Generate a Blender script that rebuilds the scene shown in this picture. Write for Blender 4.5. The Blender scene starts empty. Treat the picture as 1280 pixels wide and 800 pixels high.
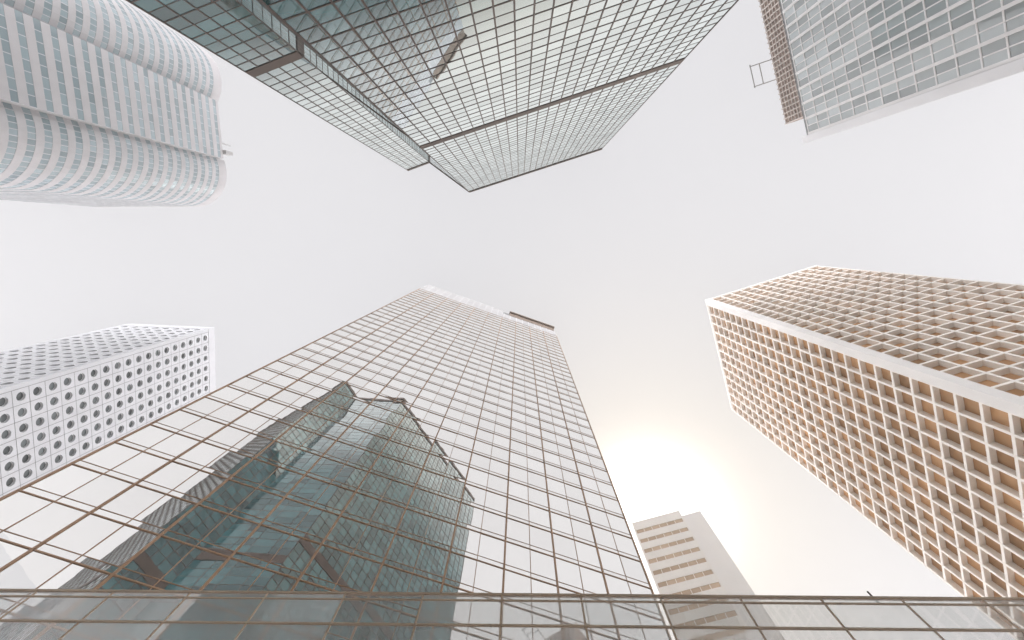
import bpy, math, random
from mathutils import Vector, Matrix
random.seed(7)
scene = bpy.context.scene
TILT = math.radians(9.65); YAW = math.radians(.95)
ST, CT = math.sin(TILT), math.cos(TILT)

# ------------------------------------------------------------------ camera
cd = bpy.data.cameras.new("camera"); cam = bpy.data.objects.new("camera", cd)
scene.collection.objects.link(cam); scene.camera = cam
cam.location = (0, 0, 1.6)
cam.rotation_euler = (Matrix.Rotation(math.pi - TILT, 3, 'X') @ Matrix.Rotation(YAW, 3, 'Y')).to_euler()
cd.sensor_width = 36; cd.lens = 16.875; cd.clip_end = 6000; cd.clip_start = 0.05

def proj(p):
    Z = p[2] - 1.6
    up = -CT * p[1] + ST * Z; fw = ST * p[1] + CT * Z
    x = p[0] * math.cos(YAW) + fw * math.sin(YAW); fw = fw * math.cos(YAW) - p[0] * math.sin(YAW)
    if fw < 0.2: return None
    return (640 + 600 * x / fw, 400 - 600 * up / fw)

# ------------------------------------------------------------------ world
SUN = Vector((.2435, .515, .822)).normalized()
w = bpy.data.worlds.new("World"); scene.world = w; w.use_nodes = True
nt = w.node_tree; N = nt.nodes; L = nt.links; N.clear()
out = N.new("ShaderNodeOutputWorld"); bg = N.new("ShaderNodeBackground")
L.new(bg.outputs[0], out.inputs[0])
tc = N.new("ShaderNodeTexCoord"); nrm = N.new("ShaderNodeVectorMath"); nrm.operation = 'NORMALIZE'
L.new(tc.outputs['Generated'], nrm.inputs[0])
sep = N.new("ShaderNodeSeparateXYZ"); L.new(nrm.outputs[0], sep.inputs[0])
def mth(op, a, b=None, c=None):
    n = N.new("ShaderNodeMath"); n.operation = op
    for i, v in enumerate((a, b, c)):
        if v is None: continue
        if isinstance(v, (int, float)): n.inputs[i].default_value = v
        else: L.new(v, n.inputs[i])
    return n.outputs[0]
def vscale(col, f):
    n = N.new("ShaderNodeVectorMath"); n.operation = 'SCALE'
    if isinstance(col, tuple): n.inputs[0].default_value = col
    else: L.new(col, n.inputs[0])
    if isinstance(f, (int, float)): n.inputs[3].default_value = f
    else: L.new(f, n.inputs[3])
    return n.outputs[0]
def vadd(a, b):
    n = N.new("ShaderNodeVectorMath"); n.operation = 'ADD'; L.new(a, n.inputs[0]); L.new(b, n.inputs[1]); return n.outputs[0]
def vmix(a, b, f):
    n = N.new("ShaderNodeMix"); n.data_type = 'RGBA'
    for s_, v in ((6, a), (7, b)):
        if isinstance(v, tuple): n.inputs[s_].default_value = v + (1,)
        else: L.new(v, n.inputs[s_])
    L.new(f, n.inputs[0]); return n.outputs[2]
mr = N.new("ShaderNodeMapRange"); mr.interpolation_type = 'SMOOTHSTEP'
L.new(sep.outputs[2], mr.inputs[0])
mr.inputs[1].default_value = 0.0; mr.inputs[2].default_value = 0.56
mr.inputs[3].default_value = 9.0; mr.inputs[4].default_value = 1.0  # added brightness in the low sky, out of view, to light the walls
dt = N.new("ShaderNodeVectorMath"); dt.operation = 'DOT_PRODUCT'
L.new(nrm.outputs[0], dt.inputs[0]); dt.inputs[1].default_value = SUN
d0 = mth('MAXIMUM', dt.outputs['Value'], 0.0)
cn = N.new("ShaderNodeTexNoise"); cn.inputs['Scale'].default_value = 1.6; cn.inputs['Detail'].default_value = 4
L.new(nrm.outputs[0], cn.inputs['Vector'])
base = vmix((.775, .765, .79), (.84, .83, .85), cn.outputs[0])
c1 = vmix(base, (.96, .885, .80), mth('POWER', d0, 16))
c2 = vmix(c1, (1.03, .94, .82), mth('POWER', d0, 75))
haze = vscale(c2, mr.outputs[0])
g1 = vscale((1.0, .98, .94), mth('MULTIPLY', mth('POWER', d0, 260), 2.2))
g2 = vscale((1.0, .95, .86), mth('MULTIPLY', mth('POWER', d0, 90), .16))
sky = N.new("ShaderNodeTexSky"); sky.sky_type = 'NISHITA'; sky.sun_disc = False
sky.sun_elevation = math.asin(SUN.z); sky.sun_rotation = math.atan2(SUN.x, SUN.y)
sky.dust_density = 2
skn = vscale(sky.outputs[0], 0.001)
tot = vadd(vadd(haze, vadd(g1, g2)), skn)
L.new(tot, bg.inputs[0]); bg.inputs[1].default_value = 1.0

sl = bpy.data.lights.new("sun", 'SUN'); sl.energy = 0.5; sl.angle = math.radians(178); sl.color = (1, .90, .78)
so = bpy.data.objects.new("sun", sl); scene.collection.objects.link(so)
so.rotation_euler = SUN.to_track_quat('Z', 'Y').to_euler(); so.location = (40, 60, 200)

# ------------------------------------------------------------------ materials
def new_mat(name):
    m = bpy.data.materials.new(name); m.use_nodes = True
    m.node_tree.nodes.clear(); return m, m.node_tree.nodes, m.node_tree.links
def stone(name, col, var=0.08, rough=.75, metal=0.0, scale=.35):
    m, n, l = new_mat(name)
    o = n.new("ShaderNodeOutputMaterial"); b = n.new("ShaderNodeBsdfPrincipled")
    l.new(b.outputs[0], o.inputs[0])
    g = n.new("ShaderNodeNewGeometry")
    t = n.new("ShaderNodeTexNoise"); t.inputs['Scale'].default_value = scale; t.inputs['Detail'].default_value = 6
    mp = n.new("ShaderNodeMapping"); mp.inputs['Scale'].default_value = (1, 1, .35)
    l.new(g.outputs['Position'], mp.inputs[0]); l.new(mp.outputs[0], t.inputs['Vector'])
    r = n.new("ShaderNodeValToRGB")
    r.color_ramp.elements[0].position = .3; r.color_ramp.elements[1].position = .7
    r.color_ramp.elements[0].color = tuple(c * (1 - var) for c in col) + (1,)
    r.color_ramp.elements[1].color = tuple(min(1, c * (1 + var)) for c in col) + (1,)
    l.new(t.outputs[0], r.inputs[0]); l.new(r.outputs[0], b.inputs['Base Color'])
    b.inputs['Roughness'].default_value = rough; b.inputs['Metallic'].default_value = metal
    return m
def glass(name, tint, inner, stops, rough=.01, var=.1, wav=.0, wsc=.6, clear=None, ivar=(.5, 1.4)):
    """reflective facade glazing: stops = [(1-cos, reflectance)...]"""
    m, n, l = new_mat(name)
    o = n.new("ShaderNodeOutputMaterial"); mx = n.new("ShaderNodeMixShader")
    gl = n.new("ShaderNodeBsdfGlossy"); df = n.new("ShaderNodeBsdfDiffuse")
    gl.inputs['Roughness'].default_value = rough
    lw = n.new("ShaderNodeLayerWeight"); lw.inputs[0].default_value = .5
    r = n.new("ShaderNodeValToRGB"); e = r.color_ramp.elements
    while len(e) < len(stops): e.new(.5)
    for i, (p, v) in enumerate(stops):
        e[i].position = p; e[i].color = (v, v, v, 1)
    l.new(lw.outputs['Facing'], r.inputs[0])
    g = n.new("ShaderNodeNewGeometry"); oi = n.new("ShaderNodeObjectInfo")
    a = n.new("ShaderNodeMath"); a.operation = 'ADD'; f = n.new("ShaderNodeMath"); f.operation = 'FRACT'
    l.new(g.outputs['Random Per Island'], a.inputs[0]); l.new(oi.outputs['Random'], a.inputs[1]); l.new(a.outputs[0], f.inputs[0])
    mrn = n.new("ShaderNodeMapRange"); mrn.inputs[3].default_value = 1 - var; mrn.inputs[4].default_value = 1.0
    l.new(f.outputs[0], mrn.inputs[0])
    mu = n.new("ShaderNodeMath"); mu.operation = 'MULTIPLY'; l.new(r.outputs[0], mu.inputs[0]); l.new(mrn.outputs[0], mu.inputs[1])
    l.new(mu.outputs[0], mx.inputs[0])
    gl.inputs[0].default_value = tint + (1,)
    ic = n.new("ShaderNodeValToRGB")
    ic.color_ramp.elements[0].color = tuple(c * ivar[0] for c in inner) + (1,)
    ic.color_ramp.elements[1].color = tuple(min(1, c * ivar[1]) for c in inner) + (1,)
    l.new(f.outputs[0], ic.inputs[0]); l.new(ic.outputs[0], df.inputs[0])
    if wav > 0:
        t = n.new("ShaderNodeTexNoise"); t.inputs['Scale'].default_value = wsc; t.inputs['Detail'].default_value = 1
        l.new(g.outputs['Position'], t.inputs['Vector'])
        bp = n.new("ShaderNodeBump"); bp.inputs['Strength'].default_value = wav; bp.inputs['Distance'].default_value = .05
        l.new(t.outputs[0], bp.inputs['Height']); l.new(bp.outputs[0], gl.inputs['Normal'])
    under = df.outputs[0]
    if clear:
        tr = n.new("ShaderNodeBsdfTransparent"); tr.inputs[0].default_value = (.98, .98, .97, 1)
        m2 = n.new("ShaderNodeMixShader"); m2.inputs[0].default_value = clear
        l.new(df.outputs[0], m2.inputs[1]); l.new(tr.outputs[0], m2.inputs[2]); under = m2.outputs[0]
    l.new(under, mx.inputs[1]); l.new(gl.outputs[0], mx.inputs[2]); l.new(mx.outputs[0], o.inputs[0])
    return m

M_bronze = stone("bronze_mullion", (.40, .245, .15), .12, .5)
M_rail = stone("bronze_rail", (.56, .42, .31), .12, .5)
M_bronze_d = stone("dark_bronze", (.085, .058, .046), .15, .5)
M_band = stone("dark_louvre", (.10, .07, .055), .15, .6)
M_core = stone("core_wall", (.2, .2, .2), .1)  # plain grey of the tower cores behind panes and cladding
M_white = stone("white_cladding", (.82, .81, .82), .04, .6)
M_taupe = stone("pale_frame", (.80, .78, .77), .05, .6)
M_alu = stone("aluminium_cladding", (.61, .61, .63), .05, .6)
M_grey = stone("grey_louver", (.45, .44, .44), .06)
M_pale = stone("pale_screen", (.56, .555, .55), .06)
M_pink = stone("pale_granite", (.57, .55, .56), .05, .5)
M_beige = stone("beige_concrete", (.94, .89, .83), .05)
M_cream = stone("cream_wall", (.97, .94, .89), .03)
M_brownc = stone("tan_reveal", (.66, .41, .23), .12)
G_central = glass("mirror_glazing", (.98, .975, .965), (.07, .10, .10), [(.2, .86), (.9, .93)], var=.06, wav=.02, wsc=.8)
G_top = glass("teal_glazing", (.89, .95, .96), (.018, .085, .092), [(.40, .14), (.55, .22), (.65, .84), (.78, .98)], var=.15, wav=.02, ivar=(.4, 1.5))
G_round = glass("porthole_glazing", (.75, .84, .85), (.10, .112, .115), [(.1, .05), (.9, .25)], var=.5)
G_curve = glass("silver_glazing", (.88, .95, 1.0), (.33, .40, .43), [(.1, .06), (.9, .35)], var=.3, ivar=(.8, 1.15))
G_brown = glass("amber_glazing", (.95, .78, .58), (.44, .25, .125), [(.1, .05), (.9, .12)], var=.4, ivar=(.7, 1.3))
G_tan = glass("ribbon_glazing", (.95, .85, .72), (.60, .44, .31), [(.1, .08), (.9, .25)], var=.4, ivar=(.85, 1.1))
G_right = glass("blue_grey_glazing", (.92, .93, .94), (.42, .455, .46), [(.1, .10), (.6, .20), (.9, .5)], var=.2, ivar=(.7, 1.25))
G_pod = glass("screen_glazing", (.97, .96, .95), (.99, .97, .94), [(.1, .10), (.9, .38)], var=.5, wav=.02, clear=.62)

# ------------------------------------------------------------------ geometry helpers
class Part:
    def __init__(s): s.v = []; s.f = []; s.m = []
    def add(s, vs, fs, m=0):
        k = len(s.v); s.v += [tuple(x) for x in vs]
        for f in fs: s.f.append(tuple(i + k for i in f)); s.m.append(m)
    def box(s, F, s0, s1, z0, z1, d0, d1, m=0):
        vs = [F.p(a, z, d) for d in (d0, d1) for z in (z0, z1) for a in (s0, s1)]
        s.add(vs, [(0, 1, 3, 2), (4, 6, 7, 5), (0, 2, 6, 4), (1, 5, 7, 3), (2, 3, 7, 6), (0, 4, 5, 1)], m)
    def prism(s, poly, z0, z1, m=0):
        n = len(poly); vs = [(x, y, z0) for x, y in poly] + [(x, y, z1) for x, y in poly]
        fs = [(i, (i + 1) % n, (i + 1) % n + n, i + n) for i in range(n)]
        fs += [tuple(range(n))[::-1], tuple(range(n, 2 * n))]
        s.add(vs, fs, m)
class Fr:
    """facade frame: s along wall, z up, d outwards"""
    def __init__(s, p0, p1, side=None):
        s.o = Vector((p0[0], p0[1], 0)); e = Vector((p1[0] - p0[0], p1[1] - p0[1], 0))
        s.len = e.length; s.u = e.normalized(); n = Vector((s.u.y, -s.u.x, 0))
        ref = Vector((0, 0, 0)) if side is None else Vector((side[0], side[1], 0))
        if (ref - s.o).dot(n) < 0: n = -n
        s.n = n
    def p(s, a, z, d): 
        q = s.o + s.u * a + s.n * d; return (q.x, q.y, z)
def thing(name, loc, label, cat, group=None):
    e = bpy.data.objects.new(name, None); e.location = loc; e.empty_display_size = 2
    scene.collection.objects.link(e); e["label"] = label; e["category"] = cat
    if group: e["group"] = group
    return e
def emit(par, name, P, mats, stuff=False, label=None):
    c = Vector((sum(v[0] for v in P.v), sum(v[1] for v in P.v), sum(v[2] for v in P.v))) / len(P.v)
    me = bpy.data.meshes.new(name); me.from_pydata([tuple(Vector(v) - c) for v in P.v], [], P.f)
    for m in mats: me.materials.append(m)
    me.polygons.foreach_set("material_index", P.m); me.update()
    o = bpy.data.objects.new(name, me); scene.collection.objects.link(o)
    o.parent = par; o.location = c - Vector(par.location) if par else c
    if stuff: o["kind"] = "stuff"
    if label: o["label"] = label
    return o
def area(P):
    f = P.f[0]; pts = [proj(P.v[i]) for i in f]
    if any(p is None for p in pts): return 0
    cx = sum(p[0] for p in pts) / len(pts); cy = sum(p[1] for p in pts) / len(pts)
    if not (-10 < cx < 1290 and -10 < cy < 810): return 0
    return abs(sum(pts[i][0] * pts[(i + 1) % len(pts)][1] - pts[(i + 1) % len(pts)][0] * pts[i][1] for i in range(len(pts)))) / 2
def emit_windows(par, name, ws, mats, limit=100):
    ws = sorted(ws, key=area, reverse=True)
    for P in ws[:limit]: emit(par, name, P, mats)
    if len(ws) > limit:
        R = Part()
        for P in ws[limit:]:
            k = len(R.v); R.v += P.v
            R.f += [tuple(i + k for i in f) for f in P.f]; R.m += P.m
        emit(par, name, R, mats, stuff=True)
def pane(F, s0, s1, z0, z1, d=0, jit=.0015, m=0):
    a = random.gauss(0, jit) * (s1 - s0) / 2; b = random.gauss(0, jit) * (z1 - z0) / 2
    P = Part(); P.add([F.p(s0, z0, d - a - b), F.p(s1, z0, d + a - b), F.p(s1, z1, d + a + b), F.p(s0, z1, d - a + b)], [(0, 1, 2, 3)], m)
    return P
def back(F, s0, s1, d0, depth):
    return [F.p(s0, 0, d0)[:2], F.p(s1, 0, d0)[:2], F.p(s1, 0, -depth)[:2], F.p(s0, 0, -depth)[:2]]

# ------------------------------------------------------------------ ground and haze
m, n, l = new_mat("plaza_paving")
o = n.new("ShaderNodeOutputMaterial"); b = n.new("ShaderNodeBsdfPrincipled"); l.new(b.outputs[0], o.inputs[0])
g = n.new("ShaderNodeNewGeometry"); bt = n.new("ShaderNodeTexBrick"); bt.inputs['Scale'].default_value = 1.2
bt.inputs['Color1'].default_value = (.52, .48, .44, 1); bt.inputs['Color2'].default_value = (.46, .42, .39, 1); bt.inputs['Mortar'].default_value = (.25, .23, .22, 1)
l.new(g.outputs['Position'], bt.inputs['Vector']); l.new(bt.outputs[0], b.inputs['Base Color']); b.inputs['Roughness'].default_value = .8
me = bpy.data.meshes.new("ground"); me.from_pydata([(-3000, -3000, 0), (3000, -3000, 0), (3000, 3000, 0), (-3000, 3000, 0)], [], [(0, 1, 2, 3)]); me.materials.append(m)
go = bpy.data.objects.new("ground", me); scene.collection.objects.link(go); go["kind"] = "structure"

m, n, l = new_mat("city_haze")
o = n.new("ShaderNodeOutputMaterial"); vs_ = n.new("ShaderNodeVolumeScatter")
vs_.inputs['Color'].default_value = (1, .97, .93, 1); vs_.inputs['Density'].default_value = .0009; vs_.inputs['Anisotropy'].default_value = .68
l.new(vs_.outputs[0], o.inputs['Volume'])
hz = Part(); hz.prism([(-260, -260), (260, -260), (260, 260), (-260, 260)], .5, 200)
ho = emit(None, "haze_air", hz, [m]); ho["kind"] = "structure"

# ------------------------------------------------------------------ 1 mirror glass tower
Lc, Rc = (-34.0, 16.75), (12.6, 33.2)
F = Fr(Lc, Rc); H = 179.0
T = thing("glass_tower", (-10, 26, 0), "tall mirrored glass office tower with bronze mullions reflecting the building opposite", "office tower")
core = Part(); core.prism(back(F, .15, F.len - .15, -.15, 36), 0, H - 2.5)
emit(T, "wall", core, [M_core])
fr = Part(); ws = []
def central_face(F, nb, nf, fh):
    bw = F.len / nb
    for k in range(nf + 1):
        z = k * fh
        fr.box(F, 0, F.len, z - .05, z + .05, -.05, .055)
        if k < nf: fr.box(F, 0, F.len, z + .62, z + .665, -.05, .03)
        if k == nf: break
        for i in range(nb):
            ws.append(pane(F, i * bw, (i + 1) * bw, z, z + .64, jit=.003)); ws.append(pane(F, i * bw, (i + 1) * bw, z + .64, z + fh, jit=.003))
    for i in range(nb + 1):
        wd = .075 if i % 2 == 0 else .025
        fr.box(F, i * bw - wd, i * bw + wd, 0, nf * fh, -.05, .08 if i % 2 == 0 else .04)
nf = 42; fhc = 3.9; ztop = nf * fhc
central_face(F, 20, nf, fhc)
central_face(Fr(Rc, F.p(F.len, 0, -36)[:2], side=(60, 30)), 14, nf, fhc)
central_face(Fr(Lc, F.p(0, 0, -36)[:2], side=(-80, 30)), 14, nf, fhc)
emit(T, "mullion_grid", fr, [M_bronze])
emit_windows(T, "window", ws, [G_central])
cr = Part()
cut = F.len * .60
cr.box(F, 0, cut, ztop + .08, H, -.6, -.12, 0)
for i in range(int(cut / 2.3) + 1): cr.box(F, i * 2.3, i * 2.3 + .3, ztop + .08, H, -.12, -.05, 1)
z = ztop + .3
while z < H - 1:
    cr.box(F, 0, cut, z, z + .8, -.12, -.07, 1); z += 2.4
cr.box(F, cut, F.len, ztop + .08, H - 6, -.5, -.12, 0)
for i in range(8): cr.box(F, cut + .3 + i * 2.3, cut + .6 + i * 2.3, ztop + .08, H - 6, -.12, -.05, 1)
emit(T, "crown_screen", cr, [M_grey, M_pale], label="pale grey louvred screen along the roofline")
sl_ = Part(); sl_.box(F, F.len * .65, F.len - .2, H - 5.9, H - .5, -1.5, -.05, 0); sl_.box(F, F.len * .65 - .2, F.len + .2, H - .5, H + .7, -1.8, .55, 0)
emit(T, "roof_canopy", sl_, [stone("roof_bronze", (.20, .145, .11), .1)])

# ------------------------------------------------------------------ 2 teal tower across the street
A, B, C, D = (-15.3, -13.9), (24.3, -26.1), (-27.2, -22.6), (-33.8, -20.3)
T = thing("gridded_glass_tower", (-3, -28, 0), "tall teal glass tower with dense dark bronze grid and folded corner", "office tower")
H = 151.6
FA, FC, FD = Fr(A, B), Fr(C, A), Fr(D, C)
core = Part()
def inset(p): 
    c = Vector((0, -40)); v = Vector(p) - c; return tuple(c + v * (1 - .35 / v.length))
Bb = FA.p(FA.len, 0, -40)[:2]; Db = FD.p(0, 0, -34)[:2]
core.prism([inset(p) for p in (A, B, Bb, Db, D, C)], 0, H - .5)
emit(T, "wall", core, [M_core])
fr = Part(); ws = []; lou = Part()
FB = Fr(B, Bb, side=(100, -40)); FL = Fr(D, Db, side=(-100, -40))
for F, nb, bz, pr, bh in ((FA, 24, 79, 1, 1.9), (FC, 4, 72.6, .15, 1.0), (FD, 4, 65.4, 1, 1.0), (FB, 23, 79, 1, 1.9), (FL, 20, 65.4, 1, 1.0)):
    bw = F.len / nb; rh = 1.95; nr = int((H - 1) / rh)
    for k in range(nr + 1):
        z = k * rh; t = .08 if k % 2 == 0 else .05
        fr.box(F, 0, F.len, z - t, z + t, -.05, (.035 if k % 2 == 0 else .025) * pr)
        if k == nr: break
        if abs(z + rh / 2 - bz) < bh:
            lou.box(F, 0.02, F.len - .02, z, z + rh, -.02, .09)
            continue
        for i in range(nb): ws.append(pane(F, i * bw, (i + 1) * bw, z, z + rh, jit=.0012 * pr))
    for i in range(nb + 1):
        fr.box(F, i * bw - .07, i * bw + .07, 0, nr * rh, -.05, .05 * pr)
    fr.box(F, 0, F.len, nr * rh + .12, H, -.3, .2)
emit(T, "mullion_grid", fr, [M_bronze_d]); emit(T, "louvre_band", lou, [M_band])
emit_windows(T, "window", ws, [G_top])

# ------------------------------------------------------------------ 3 deep concrete grid tower
Pp, Q, R = (56.1, 18.6), (66.5, 53.3), (88.1, 8.2)
T = thing("concrete_office_tower", (73, 32, 0), "beige concrete office tower with deep egg-crate window grid", "office tower")
H = 146.6
F1 = Fr(Pp, Q); F2 = Fr(Pp, R)
core = Part(); dp = .95
a = Vector(Pp) + (Vector(Q) - Vector(Pp)).normalized() * dp + (Vector(R) - Vector(Pp)).normalized() * dp
q2 = Vector(Q) + (Vector(R) - Vector(Pp)).normalized() * dp; r2 = Vector(R) + (Vector(Q) - Vector(Pp)).normalized() * dp
s2 = Vector(Q) + Vector(R) - Vector(Pp)
core.prism([tuple(a), tuple(q2), tuple(s2), tuple(r2)], 0, H - .6)
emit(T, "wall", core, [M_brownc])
grid = Part(); ws = []; fh = 3.6; nf = 40; z0 = H - 1.2 - nf * fh
for F, nb in ((F1, 12), (F2, 11)):
    pier = 1.4; bw = (F.len - pier - .3) / nb; zt = z0 + nf * fh
    for k in range(nf + 1):
        z = z0 + k * fh
        grid.box(F, pier, F.len, z - .22, z + .22, -.92, -.03)
        if k == nf: break
        for i in range(nb):
            x0 = pier + i * bw + .18; x1 = pier + (i + 1) * bw - .18
            P = pane(F, x0, x1, z + .2, z + fh - .2, -.88, .003)
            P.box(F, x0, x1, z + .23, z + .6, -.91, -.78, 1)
            ws.append(P)
    for i in range(nb + 1):
        x = pier + i * bw; grid.box(F, x - .18, x + .18, 0, zt + .1, -.92, 0)
    grid.box(F, 0, F.len, zt + .3, H, -.92, .08)
emit(T, "concrete_grid", grid, [M_beige])
cp = Part(); u1 = (Vector(Q) - Vector(Pp)).normalized(); u2 = (Vector(R) - Vector(Pp)).normalized(); c0 = Vector(Pp) - u1 * .12 - u2 * .12
cp.prism([tuple(c0), tuple(c0 + u1 * 1.5), tuple(c0 + u1 * 1.5 + u2 * 1.5), tuple(c0 + u2 * 1.5)], 0, H + .2)
emit(T, "corner_pier", cp, [stone("pale_concrete", (.88, .85, .82), .04)])
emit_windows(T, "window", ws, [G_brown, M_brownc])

# ------------------------------------------------------------------ 4 porthole tower
K, S, Tt = (-98.1, 27.9), (-100.3, 52.6), (-126, 26.7)
T = thing("porthole_tower", (-112, 39, 0), "white aluminium-clad tower with rows of round porthole windows", "office tower")
H = 151.6
cl = Part(); ws = []
core = Part(); core.prism([(-98.8, 28.6), (-100.9, 52.2), (-127.5, 50.5), (-125.7, 27.4)], 0, H - .6)
emit(T, "wall", core, [M_core])
for F, nb in ((Fr(K, S), 7), (Fr(K, Tt), 8)):
    pier = .9; bw = (F.len - 2 * pier) / nb; rh = 3.3; nf = 45; zt = nf * rh
    NS = 20
    for k in range(nf):
        zc_ = (k + .5) * rh
        for i in range(nb):
            xc = pier + (i + .5) * bw; hx = bw / 2 - .05; hz_ = rh / 2 - .05; r = .92
            ang = [2 * math.pi * (j + .5) / NS for j in range(NS)]
            sq = []
            for t in ang:
                k_ = 1 / max(abs(math.cos(t)) / hx, abs(math.sin(t)) / hz_); sq.append((math.cos(t) * k_, math.sin(t) * k_))
            vs = [F.p(xc + x, zc_ + y, 0) for x, y in sq] + [F.p(xc + r * math.cos(t), zc_ + r * math.sin(t), 0) for t in ang] + [F.p(xc + r * math.cos(t), zc_ + r * math.sin(t), -.52) for t in ang]
            fs = []
            for j in range(NS):
                j2 = (j + 1) % NS
                fs.append((j, j2, NS + j2, NS + j)); fs.append((NS + j, NS + j2, 2 * NS + j2, 2 * NS + j))
            cs = [(hx, hz_, 2), (-hx, hz_, 7), (-hx, -hz_, 12), (hx, -hz_, 17)]
            b0 = len(vs)
            for ci, (x, y, _) in enumerate(cs):
                vs.append(F.p(xc + x, zc_ + y, 0))
                aa = math.atan2(y, x) % (2 * math.pi); j = int((aa / (2 * math.pi)) * NS - .5) % NS
                fs.append((j, (j + 1) % NS, b0 + ci))
            cl.add(vs, fs)
            P = Part(); P.add([F.p(xc + r * math.cos(t), zc_ + r * math.sin(t), -.48) for t in ang], [tuple(range(NS))])
            ri = r - .06
            vs = [F.p(xc + q * math.cos(t), zc_ + q * math.sin(t), d) for q, d in ((r, -.43), (ri, -.43), (ri, -.48)) for t in ang]
            P.add(vs, [(c * NS + j, c * NS + (j + 1) % NS, (c + 1) * NS + (j + 1) % NS, (c + 1) * NS + j) for c in (0, 1) for j in range(NS)], 1)
            ws.append(P)
    cl.box(F, .02, pier - .05, 0, zt, -.6, 0); cl.box(F, F.len - pier + .05, F.len, 0, zt, -.6, 0)
    cl.box(F, .02, F.len, zt + .05, H, -.6, 0.05)
emit(T, "cladding", cl, [M_alu]); emit_windows(T, "window", ws, [G_round, M_white])

# ------------------------------------------------------------------ 5 curved striped tower
T = thing("curved_office_tower", (-98, -30, 0), "tower with rounded ends striped in pale granite and silver glass", "office tower")
H = 141.6
def arc(c, r, a0, a1, n): return [(c[0] + r * math.cos(math.radians(a0 + (a1 - a0) * i / n)), c[1] + r * math.sin(math.radians(a0 + (a1 - a0) * i / n))) for i in range(n + 1)]
sec = [[(-121, -9.2), (-116, -9.2), (-111, -9.2), (-106, -9.2), (-101, -9.2), (-97, -9.2)] + arc((-93.0, -19.0), 9.8, 90, -18, 18),
       [(-82.3, -22.1 - i * 1.87) for i in range(9)],
       arc((-92.1, -43.0), 9.9, 38, -90, 20) + [(-97, -52.9), (-101, -52.9), (-106, -52.9), (-111, -52.9), (-121, -52.9)]]
def norms(pts):
    r = []
    for i, p in enumerate(pts):
        a = Vector(pts[max(0, i - 1)]); b = Vector(pts[min(len(pts) - 1, i + 1)]); t = (b - a).normalized()
        r.append(Vector((-t.y, t.x)))
    return r
bands = Part(); mul = Part(); ws = []; fh = 3.0; nf = int((H - 3) / fh)
for si, pts in enumerate(sec):
    nn = norms(pts); flat = si == 1
    gb = 1.45 if not flat else 1.3
    o1 = [tuple(Vector(p) + .04 * q) for p, q in zip(pts, nn)]; o0 = [tuple(Vector(p) - .3 * q) for p, q in zip(pts, nn)]
    def ring(Pt, a, b, z0, z1, m=0):
        n_ = len(a); vs = [(x, y, z0) for x, y in a] + [(x, y, z1) for x, y in a] + [(x, y, z0) for x, y in b] + [(x, y, z1) for x, y in b]
        fs = []
        for i in range(n_ - 1):
            fs += [(i, i + 1, n_ + i + 1, n_ + i), (i, i + 1, 2 * n_ + i + 1, 2 * n_ + i), (n_ + i, n_ + i + 1, 3 * n_ + i + 1, 3 * n_ + i)]
        fs += [(0, n_, 3 * n_, 2 * n_), (n_ - 1, 2 * n_ - 1, 4 * n_ - 1, 3 * n_ - 1)]
        Pt.add(vs, fs, m)
    for k in range(nf):
        z = k * fh; ring(bands, o1, o0, z, z + fh - gb)
        for i in range(len(pts) - 1):
            a, b = pts[i], pts[i + 1]
            Fq = Fr(a, b, side=tuple(Vector(a) + nn[i] * 50))
            ws.append(pane(Fq, 0, Fq.len, z + fh - gb, z + fh, 0, .001))
            mul.box(Fq, -.07, .07, z + fh - gb, z + fh, -.05, .02)
    ring(bands, o1, o0, nf * fh, H + (0 if not flat else -2.5))
core = Part()
allp = [tuple(Vector(p) - .15 * q) for pts in sec for p, q in zip(pts, norms(pts))]
core.prism(allp, 0, H - 2.6)
emit(T, "wall", core, [M_grey]); emit(T, "granite_band", bands, [M_pink]); emit(T, "mullion_grid", mul, [M_alu])
emit_windows(T, "window", ws, [G_curve])
rp = Part(); Fq = Fr((-82.3, -22.1), (-82.3, -36)); rp.box(Fq, 1.2, 2.2, H - 2.5, H + .8, -.5, .9); rp.box(Fq, 4, 4.3, H - 2.5, H + 2.2, -.6, -.3)
emit(T, "roof_fitting", rp, [M_grey])

# ------------------------------------------------------------------ 6 upper right tower
c0 = Vector((68.3, -22.3)); dr = Vector((-.302, -.953)); 
F = Fr(tuple(c0), tuple(c0 + dr * 60)); H = 122.6
T = thing("white_framed_glass_tower", (88, -50, 0), "white-framed glass tower topped by brown louvred plant floors", "office tower")
core = Part(); core.prism(back(F, .1, F.len, -.15, 36), 0, H - .5); emit(T, "wall", core, [M_core])
fr = Part(); ws = []; pier = 1.9; nb = 17; bw = (F.len - pier) / nb; fh = 3.9; nf = int(H / fh)
for k in range(nf + 1):
    z = k * fh; fr.box(F, pier, F.len, z - .15, z + .15, -.05, .10)
    if k == nf: break
    for i in range(nb * 2):
        ws.append(pane(F, pier + i * bw / 2, pier + (i + 1) * bw / 2, z, z + fh, 0, .0015))
for i in range(nb + 1): fr.box(F, pier + i * bw - .26, pier + i * bw + .26, 0, nf * fh, -.05, .30)
for i in range(nb): fr.box(F, pier + (i + .5) * bw - .1, pier + (i + .5) * bw + .1, 0, nf * fh, -.05, .12)
emit(T, "mullion_grid", fr, [M_taupe]); emit_windows(T, "window", ws, [G_right])
cf = Part(); cf.box(F, -.1, pier - .3, 0, H + .6, -4, .5); emit(T, "corner_fin", cf, [M_white])
cr = Part(); HC = 131.6
cr.box(F, 6.0, F.len, nf * fh + .22, HC, -20, -1.3, 0)
i = 6.0
while i < F.len: cr.box(F, i, i + .26, nf * fh + .22, HC, -1.3, -1.0, 1); i += 1.25
z = nf * fh + .4
while z < HC: cr.box(F, 6.0, F.len, z, z + .2, -1.3, -1.1, 1); z += 1.35
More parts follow.
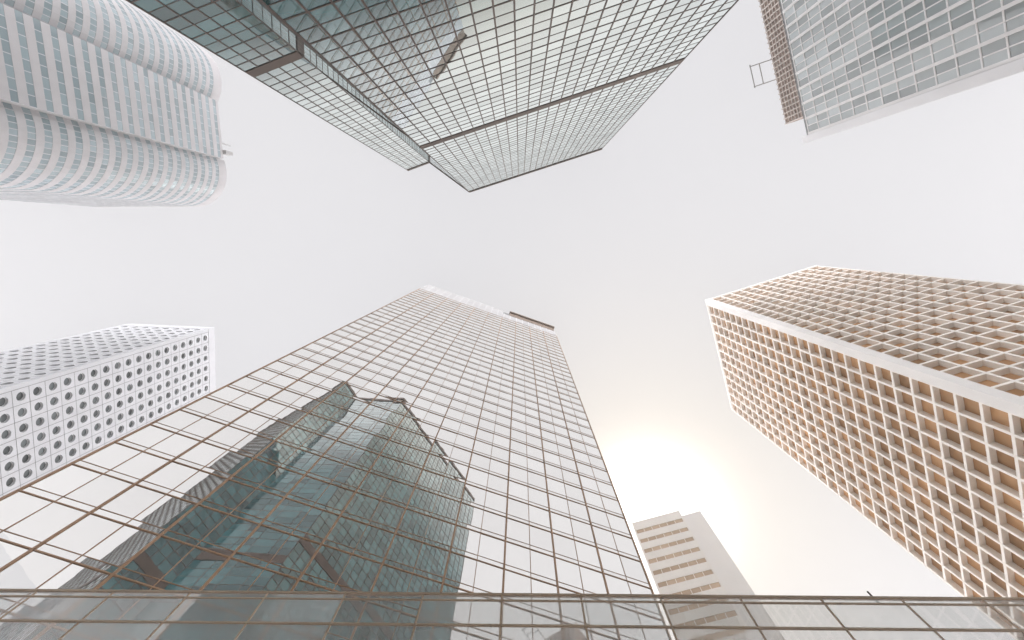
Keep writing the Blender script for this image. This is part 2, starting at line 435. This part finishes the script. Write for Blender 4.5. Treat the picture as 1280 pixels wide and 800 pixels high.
emit(T, "plant_floor_screen", cr, [stone("brown_louvre", (.28, .205, .165), .1), stone("taupe_mullion", (.60, .53, .49), .1)], label="brown louvred plant floors above the glazing")
T2 = thing("roof_crane", F.p(21, HC, -2), "white window-cleaning crane frame overhanging the brown roof edge", "roof crane")
for s_ in (17.5, 22.5): 
    q = Part(); q.box(F, s_, s_ + .2, HC + .02, HC + 2.2, -3.2, -3.0); q.box(F, s_, s_ + .2, HC + 2.2, HC + 2.42, -3.2, 3.2); 
    emit(T2, "jib", q, [M_grey])
q = Part(); q.box(F, 17.2, 23.0, HC + 2.0, HC + 2.19, 3.0, 3.2); emit(T2, "cross_rail", q, [M_grey])
q = Part(); q.box(F, 17.7, 22.5, HC + 2.2, HC + 2.38, .6, .8); emit(T2, "cross_rail", q, [M_grey])

# ------------------------------------------------------------------ 7 small cream block
T = thing("cream_office_block", (34, 72, 0), "cream mid-rise block with brown ribbon windows and a blank lower wing", "building")
a_, b_, c_ = (25.4, 63.9), (35.9, 60.7), (39.8, 59.5)
F = Fr(a_, b_); H = 101.6
core = Part(); core.prism(back(F, 0.02, F.len, -.3, 18), 0, H); emit(T, "wall", core, [M_cream])
sp = Part(); ws = []; fh = 3.3; nf = int((H - 1) / fh)
for k in range(nf):
    z = k * fh; sp.box(F, .3, F.len - .3, z, z + 2.1, -.3, 0)
    nb = 6; bw = (F.len - .6) / nb
    for i in range(nb):
        ws.append(pane(F, .3 + i * bw + .05, .3 + (i + 1) * bw - .05, z + 2.1, z + fh, -.08, .003))
        sp.box(F, .3 + i * bw - .05, .3 + i * bw + .05, z + 2.1, z + fh, -.3, -.04)
sp.box(F, 0, F.len, nf * fh, H + .3, -.3, .04); sp.box(F, 0, .3, 0, nf * fh, -.3, .03); sp.box(F, F.len - .3, F.len + .02, 0, nf * fh, -.3, .03)
emit(T, "spandrel", sp, [M_cream]); emit_windows(T, "window", ws, [G_tan])
F = Fr(b_, c_); wg = Part(); wg.prism(back(F, 0.03, F.len, .0, 15), 0, 99.8); emit(T, "wing_wall", wg, [stone("warm_white_wall", (.97, .95, .92), .03)])

# ------------------------------------------------------------------ 8 low glass screen on podium
pa, pb = (-24.5, 8.3), (25.5, 8.26)
F = Fr(pa, pb); T = thing("glass_podium", (0, 10, 0), "low podium carrying a clear glass screen with bronze rails", "building")
H = 11.7
core = Part(); core.prism([F.p(0, 0, -.15)[:2], F.p(F.len, 0, -.15)[:2], (25.5, 13.5), (-24.5, 13.5)], 0, 6.6); emit(T, "wall", core, [M_white])
fr = Part(); ws = []; zs = [0, 3, 5.2, 6.8, 8.9, 9.75, 10.75, H - .04]; nb = 27; bw = F.len / nb
for z in zs[1:-1]: fr.box(F, 0, F.len, z - .025, z + .025, -.02, .02)
fr.box(F, 0, F.len, H - .06, H, -.05, .02)
fr.box(F, 0, F.len, H - .24, H - .20, -.02, .015)
for k in range(len(zs) - 1):
    for i in range(nb): ws.append(pane(F, i * bw, (i + 1) * bw, zs[k], zs[k + 1], 0, .0015))
for i in range(nb + 1): fr.box(F, i * bw - .02, i * bw + .02, 0, H - .06, -.02, .012)
emit(T, "mullion_grid", fr, [M_rail]); emit_windows(T, "window", ws, [G_pod])
q = Part(); q.box(F, 32.9, 32.93, H, H + .4, -.2, -.17); emit(T, "rod", q, [M_bronze_d])

scene.view_settings.view_transform = 'Standard'; scene.view_settings.look = 'None'; scene.view_settings.exposure = 0
